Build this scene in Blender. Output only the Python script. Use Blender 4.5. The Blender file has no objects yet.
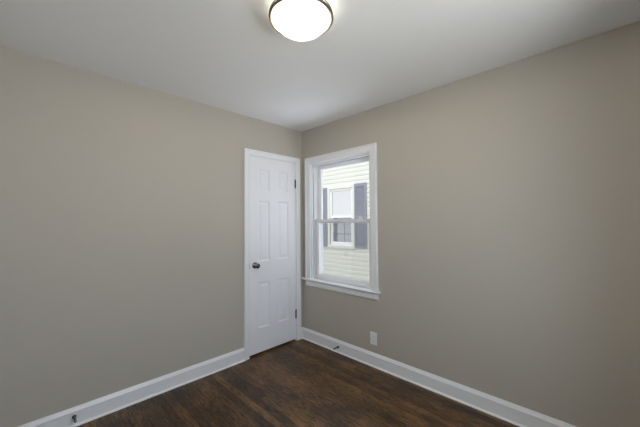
import bpy, bmesh, math, random
from mathutils import Vector, Matrix

SC = bpy.context.scene
COL = SC.collection
R = math.radians

# ------------------------------------------------------------------ camera
cam_d = bpy.data.cameras.new('camera')
cam = bpy.data.objects.new('camera', cam_d)
COL.objects.link(cam)
cam_d.sensor_width = 36.0
cam_d.lens = 294.95 / 640 * 36.0
cam_d.clip_start = 0.02
yaw, pit, rol = 0.77793, 0.027738, -0.007861
d = Vector((-math.sin(yaw) * math.cos(pit), math.cos(yaw) * math.cos(pit), math.sin(pit)))
r = Vector((math.cos(yaw), math.sin(yaw), 0)); u = r.cross(d)
r2 = r * math.cos(rol) + u * math.sin(rol); u2 = r2.cross(d)
M = Matrix((r2, u2, -d)).transposed().to_4x4()
M.translation = Vector((2.6097, -2.3490, 1.3604))
cam.matrix_world = M
SC.camera = cam

# ------------------------------------------------------------------ light
H = 2.44
EX, SY = 3.04, -2.78          # room extents: x 0..EX, y SY..0
P = dict(side_fill_high=66, side_fill_low=112, yard_fill=60, bulb=14.5, bowl=2.5, world=1.7, sun=1.35)
C = dict(side_fill_high=(.63, .78, 1), side_fill_low=(1, .93, .80), yard_fill=(.81, .84, 1), bulb=(1, .92, .72), bowl=(1, .95, .82), world=(.94, .96, 1.0), sun=(1, .97, .93))
world = bpy.data.worlds.new('overcast_sky'); SC.world = world
world.use_nodes = True
wn = world.node_tree.nodes; wn.clear()
wo = wn.new('ShaderNodeOutputWorld'); wb = wn.new('ShaderNodeBackground')
wb.inputs['Color'].default_value = (*C['world'], 1); wb.inputs['Strength'].default_value = P['world']
world.node_tree.links.new(wb.outputs[0], wo.inputs[0])

def area(name, loc, rot, sx, sy, power, col):
    l = bpy.data.lights.new(name, 'AREA'); l.shape = 'RECTANGLE'; l.size = sx; l.size_y = sy
    l.energy = power; l.color = col
    o = bpy.data.objects.new(name, l); COL.objects.link(o); o.location = loc; o.rotation_euler = rot
    return o
# added fill lamps outside the added, unseen side window: high cool, low warm
area('added_side_fill_high', (EX + 0.45, -1.35, 1.65), (0, R(80), 0), 1.5, 1.3, P['side_fill_high'], C['side_fill_high'])
area('added_side_fill_low', (EX + 0.95, -1.35, 0.35), (0, R(128), 0), 1.2, 2.0, P['side_fill_low'], C['side_fill_low'])
# fill lamp added below the visible window, standing in for light off the yard
area('added_yard_fill', (0.75, 1.25, 0.0), (R(-143), 0, 0), 2.4, 1.3, P['yard_fill'], C['yard_fill'])
# high sun behind the house: lights the neighbour's wall and the yard only
sl = bpy.data.lights.new('sun', 'SUN'); sl.energy = P['sun']; sl.color = C['sun']; sl.angle = R(3)
so = bpy.data.objects.new('sun', sl); COL.objects.link(so)
so.rotation_euler = Vector((-0.12, 0.42, -0.90)).to_track_quat('-Z', 'Y').to_euler()
# bulbs of the ceiling light
LX, LY = 1.545, -1.390

SC.view_settings.view_transform = 'Standard'
SC.view_settings.look = 'None'
SC.view_settings.gamma = 1.0
SC.view_settings.use_curve_mapping = False
SC.view_settings.exposure = 0.0

# ------------------------------------------------------------------ materials
def lin(c):
    return tuple(((v / 255) / 12.92 if v / 255 <= 0.04045 else ((v / 255 + 0.055) / 1.055) ** 2.4) for v in c)

def mat(name, rgb, rough=0.5, metal=0.0, spec=0.5, noise=0.0, nscale=6.0, bump=0.0, bscale=300.0, coat=0.0):
    m = bpy.data.materials.new(name); m.use_nodes = True
    nt = m.node_tree; b = nt.nodes['Principled BSDF']
    c = lin(rgb)
    b.inputs['Base Color'].default_value = (*c, 1)
    b.inputs['Roughness'].default_value = rough
    b.inputs['Metallic'].default_value = metal
    b.inputs['Specular IOR Level'].default_value = spec
    b.inputs['Coat Weight'].default_value = coat
    tc = nt.nodes.new('ShaderNodeTexCoord')
    if noise:
        n = nt.nodes.new('ShaderNodeTexNoise'); n.inputs['Scale'].default_value = nscale; n.inputs['Detail'].default_value = 4
        mx = nt.nodes.new('ShaderNodeMix'); mx.data_type = 'RGBA'
        mx.inputs[6].default_value = (*[v * (1 - noise) for v in c], 1)
        mx.inputs[7].default_value = (*[min(1, v * (1 + noise)) for v in c], 1)
        nt.links.new(tc.outputs['Object'], n.inputs['Vector'])
        nt.links.new(n.outputs['Fac'], mx.inputs[0]); nt.links.new(mx.outputs[2], b.inputs['Base Color'])
    if bump:
        n2 = nt.nodes.new('ShaderNodeTexNoise'); n2.inputs['Scale'].default_value = bscale; n2.inputs['Detail'].default_value = 2
        bp = nt.nodes.new('ShaderNodeBump'); bp.inputs['Strength'].default_value = bump; bp.inputs['Distance'].default_value = 0.001
        nt.links.new(tc.outputs['Object'], n2.inputs['Vector'])
        nt.links.new(n2.outputs['Fac'], bp.inputs['Height']); nt.links.new(bp.outputs[0], b.inputs['Normal'])
    return m

M_wall = mat('greige_wall_paint', (197, 190, 178), 0.6, spec=0.3, noise=0.015, nscale=2.0, bump=0.15)
M_ceil = mat('flat_ceiling_paint', (240, 240, 239), 0.85, spec=0.2, noise=0.01, nscale=2.0, bump=0.15)
M_trim = mat('white_trim_paint', (250, 250, 251), 0.35, noise=0.008, nscale=5)
M_door = mat('white_door_paint', (250, 250, 254), 0.4, noise=0.008, nscale=5)
M_vinyl = mat('white_vinyl', (243, 244, 246), 0.35, noise=0.008, nscale=8)
M_nickel = mat('satin_nickel', (126, 124, 120), 0.2, metal=1.0, noise=0.05, nscale=40)
M_hinge = mat('dull_nickel', (96, 96, 98), 0.4, metal=0.8, noise=0.05, nscale=40)
M_ring = mat('brushed_nickel', (104, 98, 84), 0.45, metal=0.5, noise=0.04, nscale=60)
M_plastic = mat('white_plastic', (247, 245, 244), 0.35, noise=0.005)
M_dark = mat('dark_slot', (30, 30, 30), 0.7, noise=0.05)
M_rubber = mat('grey_rubber', (120, 120, 118), 0.6, noise=0.05, nscale=80)
M_siding = mat('cream_siding', (228, 230, 224), 0.6, noise=0.02, nscale=3)
M_etrim = mat('cream_exterior_trim', (230, 231, 225), 0.55, noise=0.02, nscale=4)
M_shutter = mat('blue_grey_shutter', (142, 146, 160), 0.6, noise=0.04, nscale=10)
M_curtain = mat('white_curtain', (235, 236, 238), 0.9, noise=0.03, nscale=10)
M_room = mat('dim_room_paint', (120, 122, 128), 0.9, noise=0.03)
M_ground = mat('outside_ground', (120, 124, 104), 0.95, noise=0.25, nscale=4)
M_shingle = mat('grey_roof_shingle', (92, 90, 90), 0.95, noise=0.2, nscale=30)
M_closet = mat('closet_paint', (150, 146, 140), 0.8, noise=0.02)

def glass_mat(name, tint=(1, 1, 1), gloss=0.06):
    m = bpy.data.materials.new(name); m.use_nodes = True
    nt = m.node_tree; nt.nodes.clear()
    o = nt.nodes.new('ShaderNodeOutputMaterial'); mx = nt.nodes.new('ShaderNodeMixShader')
    t = nt.nodes.new('ShaderNodeBsdfTransparent'); g = nt.nodes.new('ShaderNodeBsdfGlossy')
    t.inputs[0].default_value = (*tint, 1); g.inputs['Roughness'].default_value = 0.02
    mx.inputs[0].default_value = gloss
    nt.links.new(t.outputs[0], mx.inputs[1]); nt.links.new(g.outputs[0], mx.inputs[2]); nt.links.new(mx.outputs[0], o.inputs[0])
    return m
M_glass = glass_mat('window_glass', (0.98, 0.983, 0.98), 0.05)
M_oglass = glass_mat('neighbour_window_glass', (0.9, 0.92, 0.94), 0.10)
M_oglass_sky = glass_mat('neighbour_window_glass_glare', (0.95, 0.96, 0.97), 0.5)
M_evinyl = mat('white_exterior_vinyl', (246, 248, 250), 0.4, noise=0.008, nscale=8)
M_liner = mat('white_glass_inside', (240, 236, 226), 0.6, noise=0.01)

def screen_mat():
    m = bpy.data.materials.new('insect_screen_mesh'); m.use_nodes = True
    nt = m.node_tree; nt.nodes.clear()
    o = nt.nodes.new('ShaderNodeOutputMaterial'); mx = nt.nodes.new('ShaderNodeMixShader')
    t = nt.nodes.new('ShaderNodeBsdfTransparent'); g = nt.nodes.new('ShaderNodeBsdfDiffuse')
    g.inputs[0].default_value = (0.16, 0.16, 0.17, 1); mx.inputs[0].default_value = 0.14
    nt.links.new(t.outputs[0], mx.inputs[1]); nt.links.new(g.outputs[0], mx.inputs[2]); nt.links.new(mx.outputs[0], o.inputs[0])
    return m
M_screen = screen_mat()

def emit_mat(name, col, s):
    m = bpy.data.materials.new(name); m.use_nodes = True
    b = m.node_tree.nodes['Principled BSDF']
    b.inputs['Base Color'].default_value = (0.85, 0.84, 0.8, 1); b.inputs['Roughness'].default_value = 0.3
    b.inputs['Emission Color'].default_value = (*col, 1); b.inputs['Emission Strength'].default_value = s
    return m
M_opal = emit_mat('glowing_opal_glass', C['bowl'], 2.6)
M_bulb = emit_mat('lit_bulb', C['bowl'], 20 if P['bulb'] else 0)
def bowl_mat():
    """frosted glass: part of the bulbs' light passes straight through, the rest makes the glass glow"""
    m = emit_mat('lit_frosted_glass', C['bowl'], P['bowl'])
    nt = m.node_tree; b = nt.nodes['Principled BSDF']; out = nt.nodes['Material Output']
    t = nt.nodes.new('ShaderNodeBsdfTransparent'); mx = nt.nodes.new('ShaderNodeMixShader')
    b.inputs['Base Color'].default_value = (0.5, 0.5, 0.48, 1)
    mx.inputs[0].default_value = 0.35
    nt.links.new(t.outputs[0], mx.inputs[1]); nt.links.new(b.outputs[0], mx.inputs[2]); nt.links.new(mx.outputs[0], out.inputs['Surface'])
    return m
M_bowl = bowl_mat()

def floor_mat():
    m = bpy.data.materials.new('dark_oak_strip_floor'); m.use_nodes = True
    nt = m.node_tree; N = nt.nodes; L = nt.links; b = N['Principled BSDF']
    def math_(op, a, bb=None, c=None):
        n = N.new('ShaderNodeMath'); n.operation = op
        for i, v in enumerate((a, bb, c)):
            if v is None: continue
            if isinstance(v, (int, float)): n.inputs[i].default_value = v
            else: L.new(v, n.inputs[i])
        return n.outputs[0]
    tc = N.new('ShaderNodeTexCoord'); sp = N.new('ShaderNodeSeparateXYZ'); L.new(tc.outputs['Object'], sp.inputs[0])
    X, Y = sp.outputs[0], sp.outputs[1]
    W, LEN = 0.0572, 1.15
    yr = math_('DIVIDE', Y, W); row = math_('FLOOR', yr); fy = math_('FRACT', yr)
    w1 = N.new('ShaderNodeTexWhiteNoise'); w1.noise_dimensions = '1D'; L.new(row, w1.inputs['W'])
    xr = math_('ADD', math_('DIVIDE', X, LEN), math_('MULTIPLY', w1.outputs['Value'], 7.0))
    colm = math_('FLOOR', xr); fx = math_('FRACT', xr)
    cb = N.new('ShaderNodeCombineXYZ'); L.new(row, cb.inputs[0]); L.new(colm, cb.inputs[1])
    w2 = N.new('ShaderNodeTexWhiteNoise'); w2.noise_dimensions = '2D'; L.new(cb.outputs[0], w2.inputs['Vector'])
    rnd = w2.outputs['Value']
    # stretched coordinates, shifted per board
    cv = N.new('ShaderNodeCombineXYZ')
    L.new(math_('ADD', math_('MULTIPLY', X, 1.0), math_('MULTIPLY', rnd, 37.0)), cv.inputs[0])
    L.new(math_('MULTIPLY', Y, 9.0), cv.inputs[1]); L.new(math_('MULTIPLY', rnd, 11.0), cv.inputs[2])
    big = N.new('ShaderNodeTexNoise'); big.inputs['Scale'].default_value = 2.2; big.inputs['Detail'].default_value = 3; L.new(cv.outputs[0], big.inputs['Vector'])
    # cathedral grain: contour bands of the big noise
    bands = math_('FRACT', math_('MULTIPLY', big.outputs['Fac'], 11.0))
    bands = math_('ABSOLUTE', math_('SUBTRACT', bands, 0.5))
    bands = math_('POWER', math_('MULTIPLY', bands, 2.0), 5.0)
    cv2 = N.new('ShaderNodeCombineXYZ')
    L.new(math_('ADD', math_('MULTIPLY', X, 3.0), math_('MULTIPLY', rnd, 19.0)), cv2.inputs[0])
    L.new(math_('MULTIPLY', Y, 34.0), cv2.inputs[1])
    fine = N.new('ShaderNodeTexNoise'); fine.inputs['Scale'].default_value = 3.0; fine.inputs['Detail'].default_value = 4; L.new(cv2.outputs[0], fine.inputs['Vector'])
    blot = N.new('ShaderNodeTexNoise'); blot.inputs['Scale'].default_value = 3.5; blot.inputs['Detail'].default_value = 3; L.new(tc.outputs['Object'], blot.inputs['Vector'])
    v = math_('MULTIPLY', rnd, 0.40)
    v = math_('ADD', v, math_('MULTIPLY', math_('SUBTRACT', fine.outputs['Fac'], 0.5), 0.9))
    v = math_('ADD', v, math_('MULTIPLY', math_('SUBTRACT', blot.outputs['Fac'], 0.5), 0.9))
    v = math_('SUBTRACT', v, math_('MULTIPLY', bands, 0.75))
    v = math_('ADD', v, 0.43)
    cr = N.new('ShaderNodeValToRGB'); L.new(v, cr.inputs[0])
    e = cr.color_ramp.elements
    e[0].position = 0.02; e[0].color = (*lin((30, 22, 18)), 1)
    e[1].position = 0.95; e[1].color = (*lin((134, 98, 56)), 1)
    k = e.new(0.38); k.color = (*lin((66, 48, 32)), 1)
    k = e.new(0.62); k.color = (*lin((92, 66, 39)), 1)
    # joints between strips and at board ends
    j1 = math_('LESS_THAN', math_('ABSOLUTE', math_('SUBTRACT', fy, 0.5)), 0.482)
    j2 = math_('LESS_THAN', math_('ABSOLUTE', math_('SUBTRACT', fx, 0.5)), 0.4988)
    jj = math_('MULTIPLY', j1, j2)
    mx = N.new('ShaderNodeMix'); mx.data_type = 'RGBA'
    mx.inputs[6].default_value = (*lin((26, 19, 15)), 1)
    L.new(cr.outputs[0], mx.inputs[7]); L.new(jj, mx.inputs[0]); L.new(mx.outputs[2], b.inputs['Base Color'])
    b.inputs['Roughness'].default_value = 0.42
    b.inputs['Specular IOR Level'].default_value = 0.4
    bp = N.new('ShaderNodeBump'); bp.inputs['Strength'].default_value = 0.35; bp.inputs['Distance'].default_value = 0.001
    L.new(math_('ADD', jj, math_('MULTIPLY', fine.outputs['Fac'], 0.4)), bp.inputs['Height']); L.new(bp.outputs[0], b.inputs['Normal'])
    return m
M_floor = floor_mat()

# ------------------------------------------------------------------ mesh helpers
def box(bm, x0, x1, y0, y1, z0, z1):
    vs = [bm.verts.new((x, y, z)) for x in (x0, x1) for y in (y0, y1) for z in (z0, z1)]
    for f in ((0, 1, 3, 2), (4, 6, 7, 5), (0, 4, 5, 1), (2, 3, 7, 6), (0, 2, 6, 4), (1, 5, 7, 3)):
        bm.faces.new([vs[i] for i in f])

def boxes(*bs):
    bm = bmesh.new()
    for b in bs: box(bm, *b)
    return bm

def lathe(bm, prof, n=48, axis='z', closed=False):
    """prof: (radius, height) pairs; axis z or -y (towards the room)"""
    rings = []
    for (rr, h) in prof:
        ring = []
        for i in range(n):
            a = 2 * math.pi * i / n
            p = (rr * math.cos(a), rr * math.sin(a), h) if axis == 'z' else (rr * math.cos(a), -h, rr * math.sin(a))
            ring.append(bm.verts.new(p))
        rings.append(ring)
    pairs = list(zip(rings, rings[1:]))
    if closed: pairs.append((rings[-1], rings[0]))
    for a, b in pairs:
        for i in range(n):
            bm.faces.new((a[i], a[(i + 1) % n], b[(i + 1) % n], b[i]))
    if not closed:
        if prof[0][0] > 1e-6: bm.faces.new(rings[0])
        if prof[-1][0] > 1e-6: bm.faces.new(rings[-1])
    bmesh.ops.remove_doubles(bm, verts=bm.verts, dist=1e-6)

def sweep(bm, path, prof, closed=False):
    """path: (a, z) corners in the wall plane; prof: (u outward, w towards room = -y). Mitred."""
    n = len(path); rings = []
    cx = sum(p[0] for p in path) / n; cz = sum(p[1] for p in path) / n
    for i, (a, z) in enumerate(path):
        def nrm(p, q):
            dx, dz = q[0] - p[0], q[1] - p[1]; l = math.hypot(dx, dz); nx, nz = dz / l, -dx / l
            mx, mz = (p[0] + q[0]) / 2 - cx, (p[1] + q[1]) / 2 - cz
            return (nx, nz) if nx * mx + nz * mz > 0 else (-nx, -nz)
        ns = []
        if closed or i > 0: ns.append(nrm(path[i - 1], path[i]))
        if closed or i < n - 1: ns.append(nrm(path[i], path[(i + 1) % n]))
        if len(ns) == 1: m = ns[0]
        else:
            s = (ns[0][0] + ns[1][0], ns[0][1] + ns[1][1]); dd = 1 + ns[0][0] * ns[1][0] + ns[0][1] * ns[1][1]
            m = (s[0] / dd, s[1] / dd)
        rings.append([bm.verts.new((a + m[0] * uu, -w, z + m[1] * uu)) for (uu, w) in prof])
    k = len(prof)
    pairs = list(zip(rings, rings[1:])) + ([(rings[-1], rings[0])] if closed else [])
    for A, B in pairs:
        for j in range(k):
            bm.faces.new((A[j], A[(j + 1) % k], B[(j + 1) % k], B[j]))
    if not closed:
        bm.faces.new(rings[0]); bm.faces.new(rings[-1])

def extrude_x(bm, prof, x0, x1):
    """prof: (y, z) polygon extruded along x"""
    A = [bm.verts.new((x0, y, z)) for y, z in prof]; B = [bm.verts.new((x1, y, z)) for y, z in prof]
    k = len(prof)
    for j in range(k): bm.faces.new((A[j], A[(j + 1) % k], B[(j + 1) % k], B[j]))
    bm.faces.new(A); bm.faces.new(B)

def obj(name, bm, m, parent=None, bevel=0.0, smooth=False, kind=None, loc=None, rotz=None):
    bmesh.ops.recalc_face_normals(bm, faces=bm.faces)
    me = bpy.data.meshes.new(name); bm.to_mesh(me); bm.free()
    me.materials.append(m)
    if smooth:
        for p in me.polygons: p.use_smooth = True
    o = bpy.data.objects.new(name, me); COL.objects.link(o)
    if bevel:
        b = o.modifiers.new('bevel', 'BEVEL'); b.width = bevel; b.segments = 2; b.limit_method = 'ANGLE'; b.angle_limit = R(40)
    if smooth == 'auto':
        e = o.modifiers.new('split', 'EDGE_SPLIT'); e.split_angle = R(35)
    if parent: o.parent = parent
    if kind: o['kind'] = kind
    if loc: o.location = loc
    if rotz is not None: o.rotation_euler = (0, 0, rotz)
    return o

def empty(name, loc=(0, 0, 0), rotz=0, label=None, cat=None, group=None, kind=None):
    o = bpy.data.objects.new(name, None); COL.objects.link(o); o.empty_display_size = 0.1
    o.location = loc; o.rotation_euler = (0, 0, rotz)
    tag(o, label, cat, group, kind)
    return o

def tag(o, label=None, cat=None, group=None, kind=None):
    if label: o['label'] = label
    if cat: o['category'] = cat
    if group: o['group'] = group
    if kind: o['kind'] = kind
    return o

# local frames: X to the right seen from inside, -Y towards the room, Z up
ROT = {'right': 0.0, 'left': R(90), 'side': R(-90), 'rear': R(180)}
ORG = {'right': (0, 0, 0), 'left': (0, 0, 0), 'side': (EX, 0, 0), 'rear': (EX, SY, 0)}

# ------------------------------------------------------------------ room shell
def wall_with_opening(name, x0, x1, th, op, side):
    if op:
        a, b, c, e = op
        bs = [(x0, a, 0, th, -0.02, H + .02), (b, x1, 0, th, -0.02, H + .02), (a, b, 0, th, e, H + .02)]
        if c > 0.01: bs.append((a, b, 0, th, -0.02, c))
    else: bs = [(x0, x1, 0, th, -0.02, H + .02)]
    return obj(name, boxes(*bs), M_wall, kind='structure', loc=ORG[side], rotz=ROT[side])

WTH = 0.16
WOP = (0.147, 0.977, 0.69, 2.024)         # window opening in the right wall
wall_with_opening('wall_right', -0.12, EX + 0.16, WTH, WOP, 'right')
DOP = (-0.74, -0.09, 0.0, 2.06)          # door opening in the left wall, x = world y
wall_with_opening('wall_left', SY - 0.12, 0.0, 0.12, DOP, 'left')
SOP = (1.35 - 0.4125, 1.35 + 0.4125, 0.80, 2.018)     # side wall, local x = -world y
wall_with_opening('wall_side', 0.0, -SY, WTH, SOP, 'side')
ROP = (2.04, 2.84, 0.0, 2.06)            # rear wall, local x = EX - world x
wall_with_opening('wall_rear', -0.16, EX, 0.12, ROP, 'rear')
obj('floor', boxes((-0.9, EX + .02, SY - 1.0, 0.0, -0.06, 0.0)), M_floor, kind='structure')
obj('ceiling', boxes((-0.9, EX + .16, SY - 1.0, WTH, H, H + 0.12)), M_ceil, kind='structure')
# closet behind the white door, and a short hall behind the rear door
obj('wall_closet', boxes((-0.90, -0.86, -1.3, 0.1, -.02, H), (-0.86, -0.12, -1.3, -1.26, -.02, H), (-0.86, -0.12, 0.0, 0.04, -.02, H)), M_closet, kind='structure')
obj('wall_hall', boxes((-0.3, 1.6, SY - 1.0, SY - 0.96, -.02, H), (-0.34, -0.3, SY - 1.0, SY - .12, -.02, H), (1.6, 1.64, SY - 1.0, SY - .12, -.02, H)), M_closet, kind='structure')

# ------------------------------------------------------------------ baseboards
BASE = [(0, 0.0), (-.024, 0.0), (-.024, .004), (-.021, .009), (-.016, .0125), (-.014, .013), (-.014, .094), (-.0165, .097), (-.0165, .099), (-.0115, .110), (-.0075, .118), (-.0045, .125), (0, .125)]
def baseboard(name, side, spans):
    bm = bmesh.new()
    for a, b in spans: extrude_x(bm, BASE, a, b)
    return obj(name, bm, M_trim, kind='structure', loc=ORG[side], rotz=ROT[side])
baseboard('baseboard_right', 'right', [(0.0, EX)])
baseboard('baseboard_left', 'left', [(SY, -0.781), (-0.036, 0.0)])
baseboard('baseboard_side', 'side', [(0.0, -SY)])
baseboard('baseboard_rear', 'rear', [(0.0, 1.98), (2.90, EX)])

# ------------------------------------------------------------------ doors
DCAS = [(0, 0), (0, .011), (.004, .014), (.010, .0145), (.036, .0155), (.040, .019), (.055, .019), (.058, .016), (.058, 0)]
def panel_slab(x0, x1, z0, z1, flip=False):
    """six panel door leaf, front at y=0, back at y=.035"""
    w = x1 - x0; st = .100; pw = (w - 2 * st - .105) / 2
    xs = [x0, x0 + st, x0 + st + pw, x1 - st - pw, x1 - st, x1]
    zs = [z0, .265, .737, .950, 1.585, 1.687, 1.925, z1]
    bm = bmesh.new()
    for side, yy in ((-1, 0.0), (1, 0.035)):
        V = [[bm.verts.new((x, yy, z)) for z in zs] for x in xs]
        for i in range(5):
            for j in range(7):
                f = bm.faces.new((V[i][j], V[i + 1][j], V[i + 1][j + 1], V[i][j + 1]))
                if i in (1, 3) and j in (1, 3, 5):
                    bm.faces.remove(f)
                    a0, a1, b0, b1 = xs[i], xs[i + 1], zs[j], zs[j + 1]
                    prev = [V[i][j], V[i + 1][j], V[i + 1][j + 1], V[i][j + 1]]
                    for ins, dep in ((.004, .001), (.012, .009), (.020, .010), (.026, .0095), (.046, .004)):
                        y = yy - side * dep
                        cur = [bm.verts.new(p) for p in ((a0 + ins, y, b0 + ins), (a1 - ins, y, b0 + ins), (a1 - ins, y, b1 - ins), (a0 + ins, y, b1 - ins))]
                        for k in range(4): bm.faces.new((prev[k], prev[(k + 1) % 4], cur[(k + 1) % 4], cur[k]))
                        prev = cur
                    bm.faces.new(prev)
        if side == -1: F = V
        else: B = V
    for j in range(7):
        for i in (0, 5): bm.faces.new((F[i][j], F[i][j + 1], B[i][j + 1], B[i][j]))
    for i in range(5):
        for j in (0, 7): bm.faces.new((F[i][j], F[i + 1][j], B[i + 1][j], B[i][j]))
    return bm

def door(name, side, x0, x1, zt, hinge_right=True, knob_z=.918):
    root = empty(name, ORG[side], ROT[side], kind='structure')
    a, b = x0 - .003, x1 + .003
    th = 0.12
    slab = obj('door_leaf', panel_slab(x0, x1, .020, zt), M_door, root)
    bm = boxes((a - .016, a, 0, th, 0, zt + .003), (b, b + .016, 0, th, 0, zt + .003), (a - .016, b + .016, 0, th, zt + .003, zt + .019),
               (a, a + .012, .038, .075, 0, zt + .003), (b - .012, b, .038, .075, 0, zt + .003), (a + .012, b - .012, .038, .075, zt - .009, zt + .003))
    obj('door_jamb', bm, M_trim, root)
    bm = bmesh.new(); sweep(bm, [(a - .006, 0), (a - .006, zt + .008), (b + .005, zt + .008), (b + .005, 0)], DCAS)
    obj('door_casing', bm, M_trim, root)
    hx = b - .001 if hinge_right else a + .001
    s = -1 if hinge_right else 1
    for z in (.303, 1.802):
        bm = bmesh.new()
        bmesh.ops.create_cone(bm, cap_ends=True, segments=16, radius1=.0065, radius2=.0065, depth=.092, matrix=Matrix.Translation((hx, -.005, z)))
        for k in (-.052, .052):
            bmesh.ops.create_uvsphere(bm, u_segments=10, v_segments=6, radius=.005, matrix=Matrix.Translation((hx, -.005, z + k * .93)))
        box(bm, min(hx, hx + s * .010), max(hx, hx + s * .010), -.0015, .0005, z - .045, z + .045)
        obj('hinge', bm, M_hinge, root)
    kx = x0 + .062 if hinge_right else x1 - .062
    bm = bmesh.new()
    lathe(bm, [(0, 0), (.032, 0), (.032, .004), (.029, .008), (.018, .010), (.0115, .013), (.0105, .030), (.014, .034), (.022, .040), (.0268, .049), (.027, .055), (.024, .062), (.015, .067), (.004, .0685), (0, .0685)], 32, axis='y')
    obj('door_knob', bm, M_nickel, root, smooth=True, loc=(kx, 0, knob_z))
    ex = x0 if hinge_right else x1
    e = -.0035 if hinge_right else .0035
    bm = boxes((min(ex, ex + 2.6 * e), max(ex, ex + 2.6 * e), -.0012, .010, knob_z - .030, knob_z + .026))
    obj('strike_plate', bm, M_hinge, root)
    return root
door('door_1', 'left', -.7185, -.110, 2.040)
door('door_2', 'rear', 2.063, 2.817, 2.040, hinge_right=False)

# ------------------------------------------------------------------ windows
WCAS = [(0, 0), (0, .010), (.003, .014), (.008, .0155), (.016, .0155), (.020, .0175), (.056, .0185), (.060, .024), (.072, .025), (.076, .021), (.076, 0)]
def sash(x0, x1, z0, z1, y0, y1, st, rb, rt):
    bm = bmesh.new()
    # stiles and rails with a sloping glazing bead on the room side
    m = .012
    outer = [(x0, z0), (x1, z0), (x1, z1), (x0, z1)]
    mid = [(x0 + st - m, z0 + rb - m), (x1 - st + m, z0 + rb - m), (x1 - st + m, z1 - rt + m), (x0 + st - m, z1 - rt + m)]
    inner = [(x0 + st, z0 + rb), (x1 - st, z0 + rb), (x1 - st, z1 - rt), (x0 + st, z1 - rt)]
    rings = [[bm.verts.new((a, y, b)) for a, b in pts] for pts, y in ((outer, y0), (mid, y0), (mid, y0 + .003), (inner, y0 + .010), (inner, y1), (outer, y1))]
    for k in range(6):
        A, B = rings[k], rings[(k + 1) % 6]
        for j in range(4): bm.faces.new((A[j], A[(j + 1) % 4], B[(j + 1) % 4], B[j]))
    return bm

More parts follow.
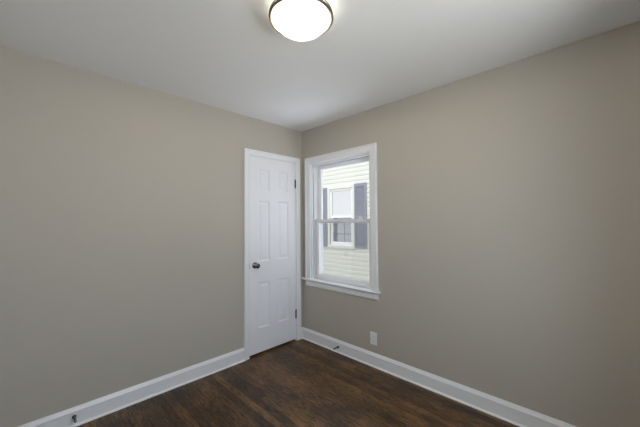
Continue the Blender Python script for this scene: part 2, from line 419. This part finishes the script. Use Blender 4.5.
def window(name, side, x0, x1, z0, z1, screen=True, apron_z=.622):
    """x0..x1, z0..z1: opening between casing edges; z0 is the stool top"""
    root = empty(name, ORG[side], ROT[side], kind='structure')
    bm = bmesh.new(); sweep(bm, [(x0, z0), (x0, z1), (x1, z1), (x1, z0)], WCAS)
    obj('window_casing', bm, M_trim, root)
    bm = bmesh.new()
    prof = [(.045, z0 - .019), (.045, z0), (-.030, z0), (-.036, z0 - .003), (-.039, z0 - .0095), (-.036, z0 - .016), (-.030, z0 - .019)]
    extrude_x(bm, [p for p in prof if p[0] <= 0] + [(0, z0 - .019)] if False else [(0, z0 - .019), (0, z0)] + prof[2:], x0 - .139, x1 + .102)
    extrude_x(bm, [(0, z0 - .019), (.045, z0 - .019), (.045, z0), (0, z0)], x0 + .001, x1 - .001)
    obj('window_sill', bm, M_trim, root)
    bm = bmesh.new()
    extrude_x(bm, [(0, z0 - .019), (-.020, z0 - .019), (-.018, z0 - .028), (-.016, z0 - .034), (-.016, z0 - .070), (-.013, z0 - .080), (-.008, z0 - .083), (0, z0 - .083)], x0 - .076, x1 + .076)
    obj('window_apron', bm, M_trim, root)
    # frame: jamb liners, head, sloped sill, exterior stops
    t = .006
    bm = boxes((x0, x0 + t, 0, WTH, z0, z1), (x1 - t, x1, 0, WTH, z0, z1), (x0, x1, 0, WTH, z1 - t, z1), (x0, x1, .045, WTH + .03, z0 - .03, z0 - .002),
               (x0 + t, x0 + .030, .082, .088, z0, z1), (x0 + t, x0 + .030, .030, .036, z0, z1), (x0 + t, x0 + .020, .088, .130, z0, z1), (x0 + t, x0 + .020, .036, .082, z0, z1), (x1 - .024, x1 - t, .084, .088, z0, z1), (x1 - .024, x1 - t, .030, .034, z0, z1),
               (x0 + t, x1 - t, .018, .034, z1 - .024, z1 - t), (x0 + t, x0 + .012, .0, .018, z0, z1 - t), (x1 - .012, x1 - t, .0, .018, z0, z1 - t))
    obj('window_frame', bm, M_vinyl, root)
    # outside stops and brickmould
    bm = boxes((x0 + t, x0 + .033, .130, .165, z0, z1), (x1 - .046, x1 - t, .130, .165, z0, z1), (x0 + .046, x1 - .046, .130, .165, z1 - .045, z1),
               (x0 - .05, x0, WTH, WTH + .03, z0 - .05, z1 + .05), (x1, x1 + .05, WTH, WTH + .03, z0 - .05, z1 + .05), (x0, x1, WTH, WTH + .03, z1, z1 + .05))
    obj('exterior_frame', bm, M_evinyl, root)
    zm = 1.366 if name == 'window_1' else (z0 + z1) / 2
    up = obj('upper_sash', sash(x0 + .025, x1 - .012, zm - .022, z1 - .018, .090, .124, .050, .038, .041), M_vinyl, root)
    obj('window_pane', boxes((x0 + .071, x1 - .058, .106, .109, zm + .012, z1 - .056)), M_glass, up)
    lo = obj('lower_sash', sash(x0 + .025, x1 - .012, z0 + .004, zm + .020, .046, .080, .050, .055, .040), M_vinyl, root)
    obj('window_pane', boxes((x0 + .071, x1 - .058, .061, .064, z0 + .056, zm - .016)), M_glass, lo)
    lk = x0 + .65 if name == 'window_1' else (x0 + x1) / 2
    bm = bmesh.new(); box(bm, lk - .032, lk + .032, .048, .074, zm + .020, zm + .027)
    bmesh.ops.create_cone(bm, cap_ends=True, segments=16, radius1=.012, radius2=.010, depth=.012, matrix=Matrix.Translation((lk, .061, zm + .032)))
    box(bm, lk - .004, lk + .036, .050, .058, zm + .030, zm + .038)
    obj('sash_lock', bm, M_vinyl, root, bevel=.0015)
    for cx0 in (x0 + t, x1 - t - .014):
        obj('balance_cover', boxes((cx0, cx0 + .014, .018, .046, z1 - .115, z1 - .026)), M_plastic, root, bevel=.001)
    if screen:
        f = .014
        bm = bmesh.new(); a0, a1, b0, b1 = x0 + .034, x1 - .021, z0 + .004, zm + .006
        bm = boxes((a0, a0 + f, .142, .152, b0, b1), (a1 - f, a1, .142, .152, b0, b1), (a0 + f, a1 - f, .142, .152, b0, b0 + f), (a0 + f, a1 - f, .142, .152, b1 - f, b1))
        sf = obj('screen_frame', bm, M_vinyl, root)
        obj('insect_screen', boxes((a0 + f, a1 - f, .1465, .1475, b0 + f, b1 - f)), M_screen, sf)
    return root
window('window_1', 'right', .147, .977, .707, 2.024)
window('added_window_2', 'side', *[SOP[0], SOP[1]], .815, 2.018, screen=False)  # unseen window, added to let light in from the side

# ------------------------------------------------------------------ ceiling light
lamp = empty('ceiling_light', (LX, LY, H), label='round flush-mount ceiling light with frosted glass bowl in a nickel ring', cat='ceiling light')
bm = bmesh.new(); RZ = -.075
lathe(bm, [(0, 0), (.092, 0), (.096, -.004), (.096, RZ + .010), (.093, RZ + .010), (.093, -.006), (.090, -.004), (0, -.004)], 96)
obj('ceiling_pan', bm, M_liner, lamp, smooth='auto')
bm = bmesh.new(); lathe(bm, [(.0935, RZ + .0115), (.1515, RZ + .0115), (.1515, RZ + .0085), (.0935, RZ + .0085)], 96, closed=True)
obj('opal_glass_rim', bm, M_opal, lamp)
bm = bmesh.new()
lathe(bm, [(.1490, RZ + .004), (.152, RZ + .0065), (.1555, RZ + .0055), (.158, RZ + .001), (.159, RZ - .005), (.1575, RZ - .0085), (.1550, RZ - .0100), (.1438, RZ - .0100)], 96, closed=True)
obj('nickel_ring', bm, M_ring, lamp, smooth=True)
bm = bmesh.new()
lathe(bm, [(.1485, RZ + .015), (.153, RZ + .0165), (.156, RZ + .0145), (.153, RZ + .0125), (.1485, RZ + .013)], 96, closed=True)
obj('nickel_ring', bm, M_ring, lamp, smooth=True)
bm = bmesh.new()
BD, BR = .0735, .1432
BS = (BR ** 2 + BD ** 2) / (2 * BD)
cap = lambda q, rr_, t: (rr_ * q, RZ - .0095 + t - (math.sqrt(BS * BS - (BR * q) ** 2) - (BS - BD)))
pr = [(.1432, RZ + .006)] + [cap(1 - k / 20, BR, 0) for k in range(21)]
pr += [cap(k / 20, BR - .004, .004) for k in range(21)] + [(.1392, RZ + .006)]
lathe(bm, pr, 96, closed=True)
obj('glass_bowl', bm, M_bowl, lamp, smooth=True)
for k in (0, 1):
    sx = -.06 + .12 * k
    bm = bmesh.new(); lathe(bm, [(0, .022), (.010, .022), (.013, .0), (.013, -.006), (.016, -.012), (.022, -.022), (.022, -.030), (.015, -.040), (0, -.043)], 24)
    obj('light_bulb', bm, M_bulb, lamp, smooth=True, loc=(sx, (.045 if k else -.045), -.026))
    pl = bpy.data.lights.new('bulb_light', 'POINT'); pl.energy = P['bulb']; pl.color = C['bulb']; pl.shadow_soft_size = .02
    po = bpy.data.objects.new('bulb_light', pl); COL.objects.link(po); po.location = (LX + sx, LY + (.045 if k else -.045), H - .080)

# ------------------------------------------------------------------ outlet and door stops
o = empty('wall_outlet', (.9925, 0, .2585), 0, 'white electrical outlet plate low on the wall below the window', 'outlet')
bm = bmesh.new(); box(bm, -.0365, .0365, -.006, 0, -.059, .059)
plate = obj('outlet_plate', bm, M_plastic, o, bevel=.003)
for z in (-.0195, .0195):
    bm = bmesh.new(); box(bm, -.0165, .0165, -.0070, -.0055, z - .0145, z + .0145)
    rc = obj('receptacle', bm, M_plastic, o, bevel=.003)
    obj('slot', boxes((-.0075, -.0055, -.0073, -.0066, z - .001, z + .007), (.0055, .0075, -.0073, -.0066, z - .001, z + .006), (-.002, .002, -.0073, -.0066, z - .010, z - .006)), M_dark, rc)
bm = bmesh.new(); lathe(bm, [(0, .005), (.003, .006), (.0028, .0072), (0, .0075)], 12, axis='y'); obj('screw', bm, M_plastic, o)

def door_stop(loc, rotz, label):
    s = empty('door_stop', loc, rotz, label, 'door stop', 'spring door stops on the baseboards')
    bm = bmesh.new(); lathe(bm, [(0, 0), (.0125, 0), (.0125, .003), (.007, .008), (0, .008)], 20, axis='y'); obj('base_plate', bm, M_hinge, s, smooth='auto')
    bm = bmesh.new(); n = 14 * 10; prev = None; rr, wr = .0052, .0013
    rings = []
    for i in range(n + 1):
        a = i / 10 * 2 * math.pi; y = -(.006 + .052 * i / n)
        c = Vector((rr * math.cos(a), y, rr * math.sin(a))); rad = Vector((math.cos(a), 0, math.sin(a)))
        rings.append([bm.verts.new(c + rad * wr * math.cos(t) + Vector((0, 1, 0)) * wr * math.sin(t)) for t in (0, math.pi / 2, math.pi, 3 * math.pi / 2)])
    for A, B in zip(rings, rings[1:]):
        for j in range(4): bm.faces.new((A[j], A[(j + 1) % 4], B[(j + 1) % 4], B[j]))
    obj('spring', bm, M_hinge, s, smooth=True)
    bm = bmesh.new(); lathe(bm, [(0, .057), (.0075, .057), (.008, .060), (.008, .068), (.006, .072), (0, .073)], 20, axis='y'); obj('rubber_tip', bm, M_rubber, s, smooth='auto')
door_stop((.560, -.014, .058), 0, 'grey spring door stop on the baseboard below the window')
door_stop((.014, -2.078, .066), R(90), 'dark spring door stop on the left wall baseboard, near the photo\'s bottom left corner')

# ------------------------------------------------------------------ outside
obj('ground', boxes((-14, 16, -14, 14, -.85, -.80)), M_ground, kind='structure')
ND = 3.0
house = empty('neighbour_house', (-1.96, ND, -.8), label='neighbouring house with cream lap siding seen through the window', cat='house')
nx, nz0 = 1.96, .8
bm = bmesh.new()
# lap siding courses, with the window opening left free
wx0, wx1, wz0, wz1 = -2.300, -1.600, .80, 2.14
c, z = .1016, -.75
while z < 3.2:
    spans = [(-7.0, 6.0)] if (z + c < wz0 or z > wz1) else [(-7.0, wx0), (wx1, 6.0)]
    for a, b in spans:
        extrude_x(bm, [(0.06, z + nz0), (-.016, z + nz0), (-.016, z + .070 + nz0), (-.004, z + .088 + nz0), (0, z + c + nz0), (0.06, z + c + nz0)], a + nx, b + nx)
    z += c
obj('lap_siding', bm, M_siding, house)
obj('house_body', boxes((-7.0 + nx, wx0 + nx, .06, 4.0, 0, 4.0), (wx1 + nx, 6.0 + nx, .06, 4.0, 0, 4.0), (wx0 + nx, wx1 + nx, .06, 4.0, 0, wz0 + nz0), (wx0 + nx, wx1 + nx, .06, 4.0, wz1 + nz0, 4.0), (wx0 + nx, wx1 + nx, 1.2, 4.0, wz0 + nz0, wz1 + nz0)), M_room, house)
bm = bmesh.new()
extrude_x(bm, [(-.12, 4.0), (-.12, 4.08), (2.0, 5.3), (4.35, 4.12), (4.35, 4.0)], -7.3 + nx, 6.3 + nx)
obj('roof', bm, M_shingle, house)
# window of the neighbour
bm = bmesh.new()
sweep(bm, [(wx0 + nx, wz0 + nz0), (wx0 + nx, wz1 + nz0), (wx1 + nx, wz1 + nz0), (wx1 + nx, wz0 + nz0)], [(0, 0), (0, .03), (.006, .036), (.068, .036), (.072, .03), (.072, 0)], closed=True)
nw = obj('house_window', bm, M_etrim, house)
x0, x1, b0, b1 = wx0 + nx, wx1 + nx, wz0 + nz0, wz1 + nz0
bmid = (b0 + b1) / 2
obj('upper_sash', sash(x0, x1, bmid - .02, b1, -.012, .035, .055, .045, .055), M_vinyl, nw)
obj('lower_sash', sash(x0, x1, b0, bmid + .02, .004, .05, .065, .075, .045), M_vinyl, nw)
obj('window_pane', boxes((x0 + .05, x1 - .05, .010, .014, bmid, b1 - .05)), M_oglass_sky, nw)
obj('window_pane', boxes((x0 + .06, x1 - .06, .022, .026, b0 + .07, bmid)), M_oglass, nw)
obj('roller_shade', boxes((x0 + .03, x1 - .03, .040, .044, bmid + .03, b1 + .02)), M_curtain, nw)
bm = bmesh.new()
def drape(a, b, zb, zt):
    n = 40; prev = None
    for i in range(n + 1):
        x = a + (b - a) * i / n; y = .10 + .012 * math.sin(i * 1.25)
        cur = [bm.verts.new((x, y, zb)), bm.verts.new((x, y, zt)), bm.verts.new((x, y + .003, zt)), bm.verts.new((x, y + .003, zb))]
        if prev:
            for j in range(4): bm.faces.new((prev[j], prev[(j + 1) % 4], cur[(j + 1) % 4], cur[j]))
        prev = cur
drape(x0 + .14, x0 + .35, b0 + .0, bmid + .1); drape(x0 + .37, x1 - .12, b0 + .0, bmid + .1)
obj('curtain', bm, M_curtain, nw)
obj('sash_bar', boxes((x0 + .06, x1 - .06, .018, .030, b0 + .26, b0 + .275)), M_shutter, nw)

def shutter():
    bm = boxes((-.167, -.122, -.030, 0, 0, 1.44), (.122, .167, -.030, 0, 0, 1.44), (-.122, .122, -.030, 0, 0, .07), (-.122, .122, -.030, 0, 1.37, 1.44), (-.122, .122, -.030, 0, .66, .72), (-.122, .122, -.006, 0, .07, 1.37))
    return bm
def louvres():
    bm = bmesh.new(); z = .078
    while z < 1.355:
        if not (.635 < z < .715):
            extrude_x(bm, [(-.024, z), (-.021, z), (-.007, z + .030), (-.010, z + .030)], -.121, .121)
        z += .027
    return bm
s1 = obj('shutter', shutter(), M_shutter, house, loc=(-1.365 + nx, -.014, .775 + nz0)); obj('louvre_slats', louvres(), M_shutter, s1)
s2 = s1.copy(); COL.objects.link(s2); s2.location = (-2.545 + nx, -.014, .755 + nz0)
l2 = s1.children[0].copy(); COL.objects.link(l2); l2.parent = s2
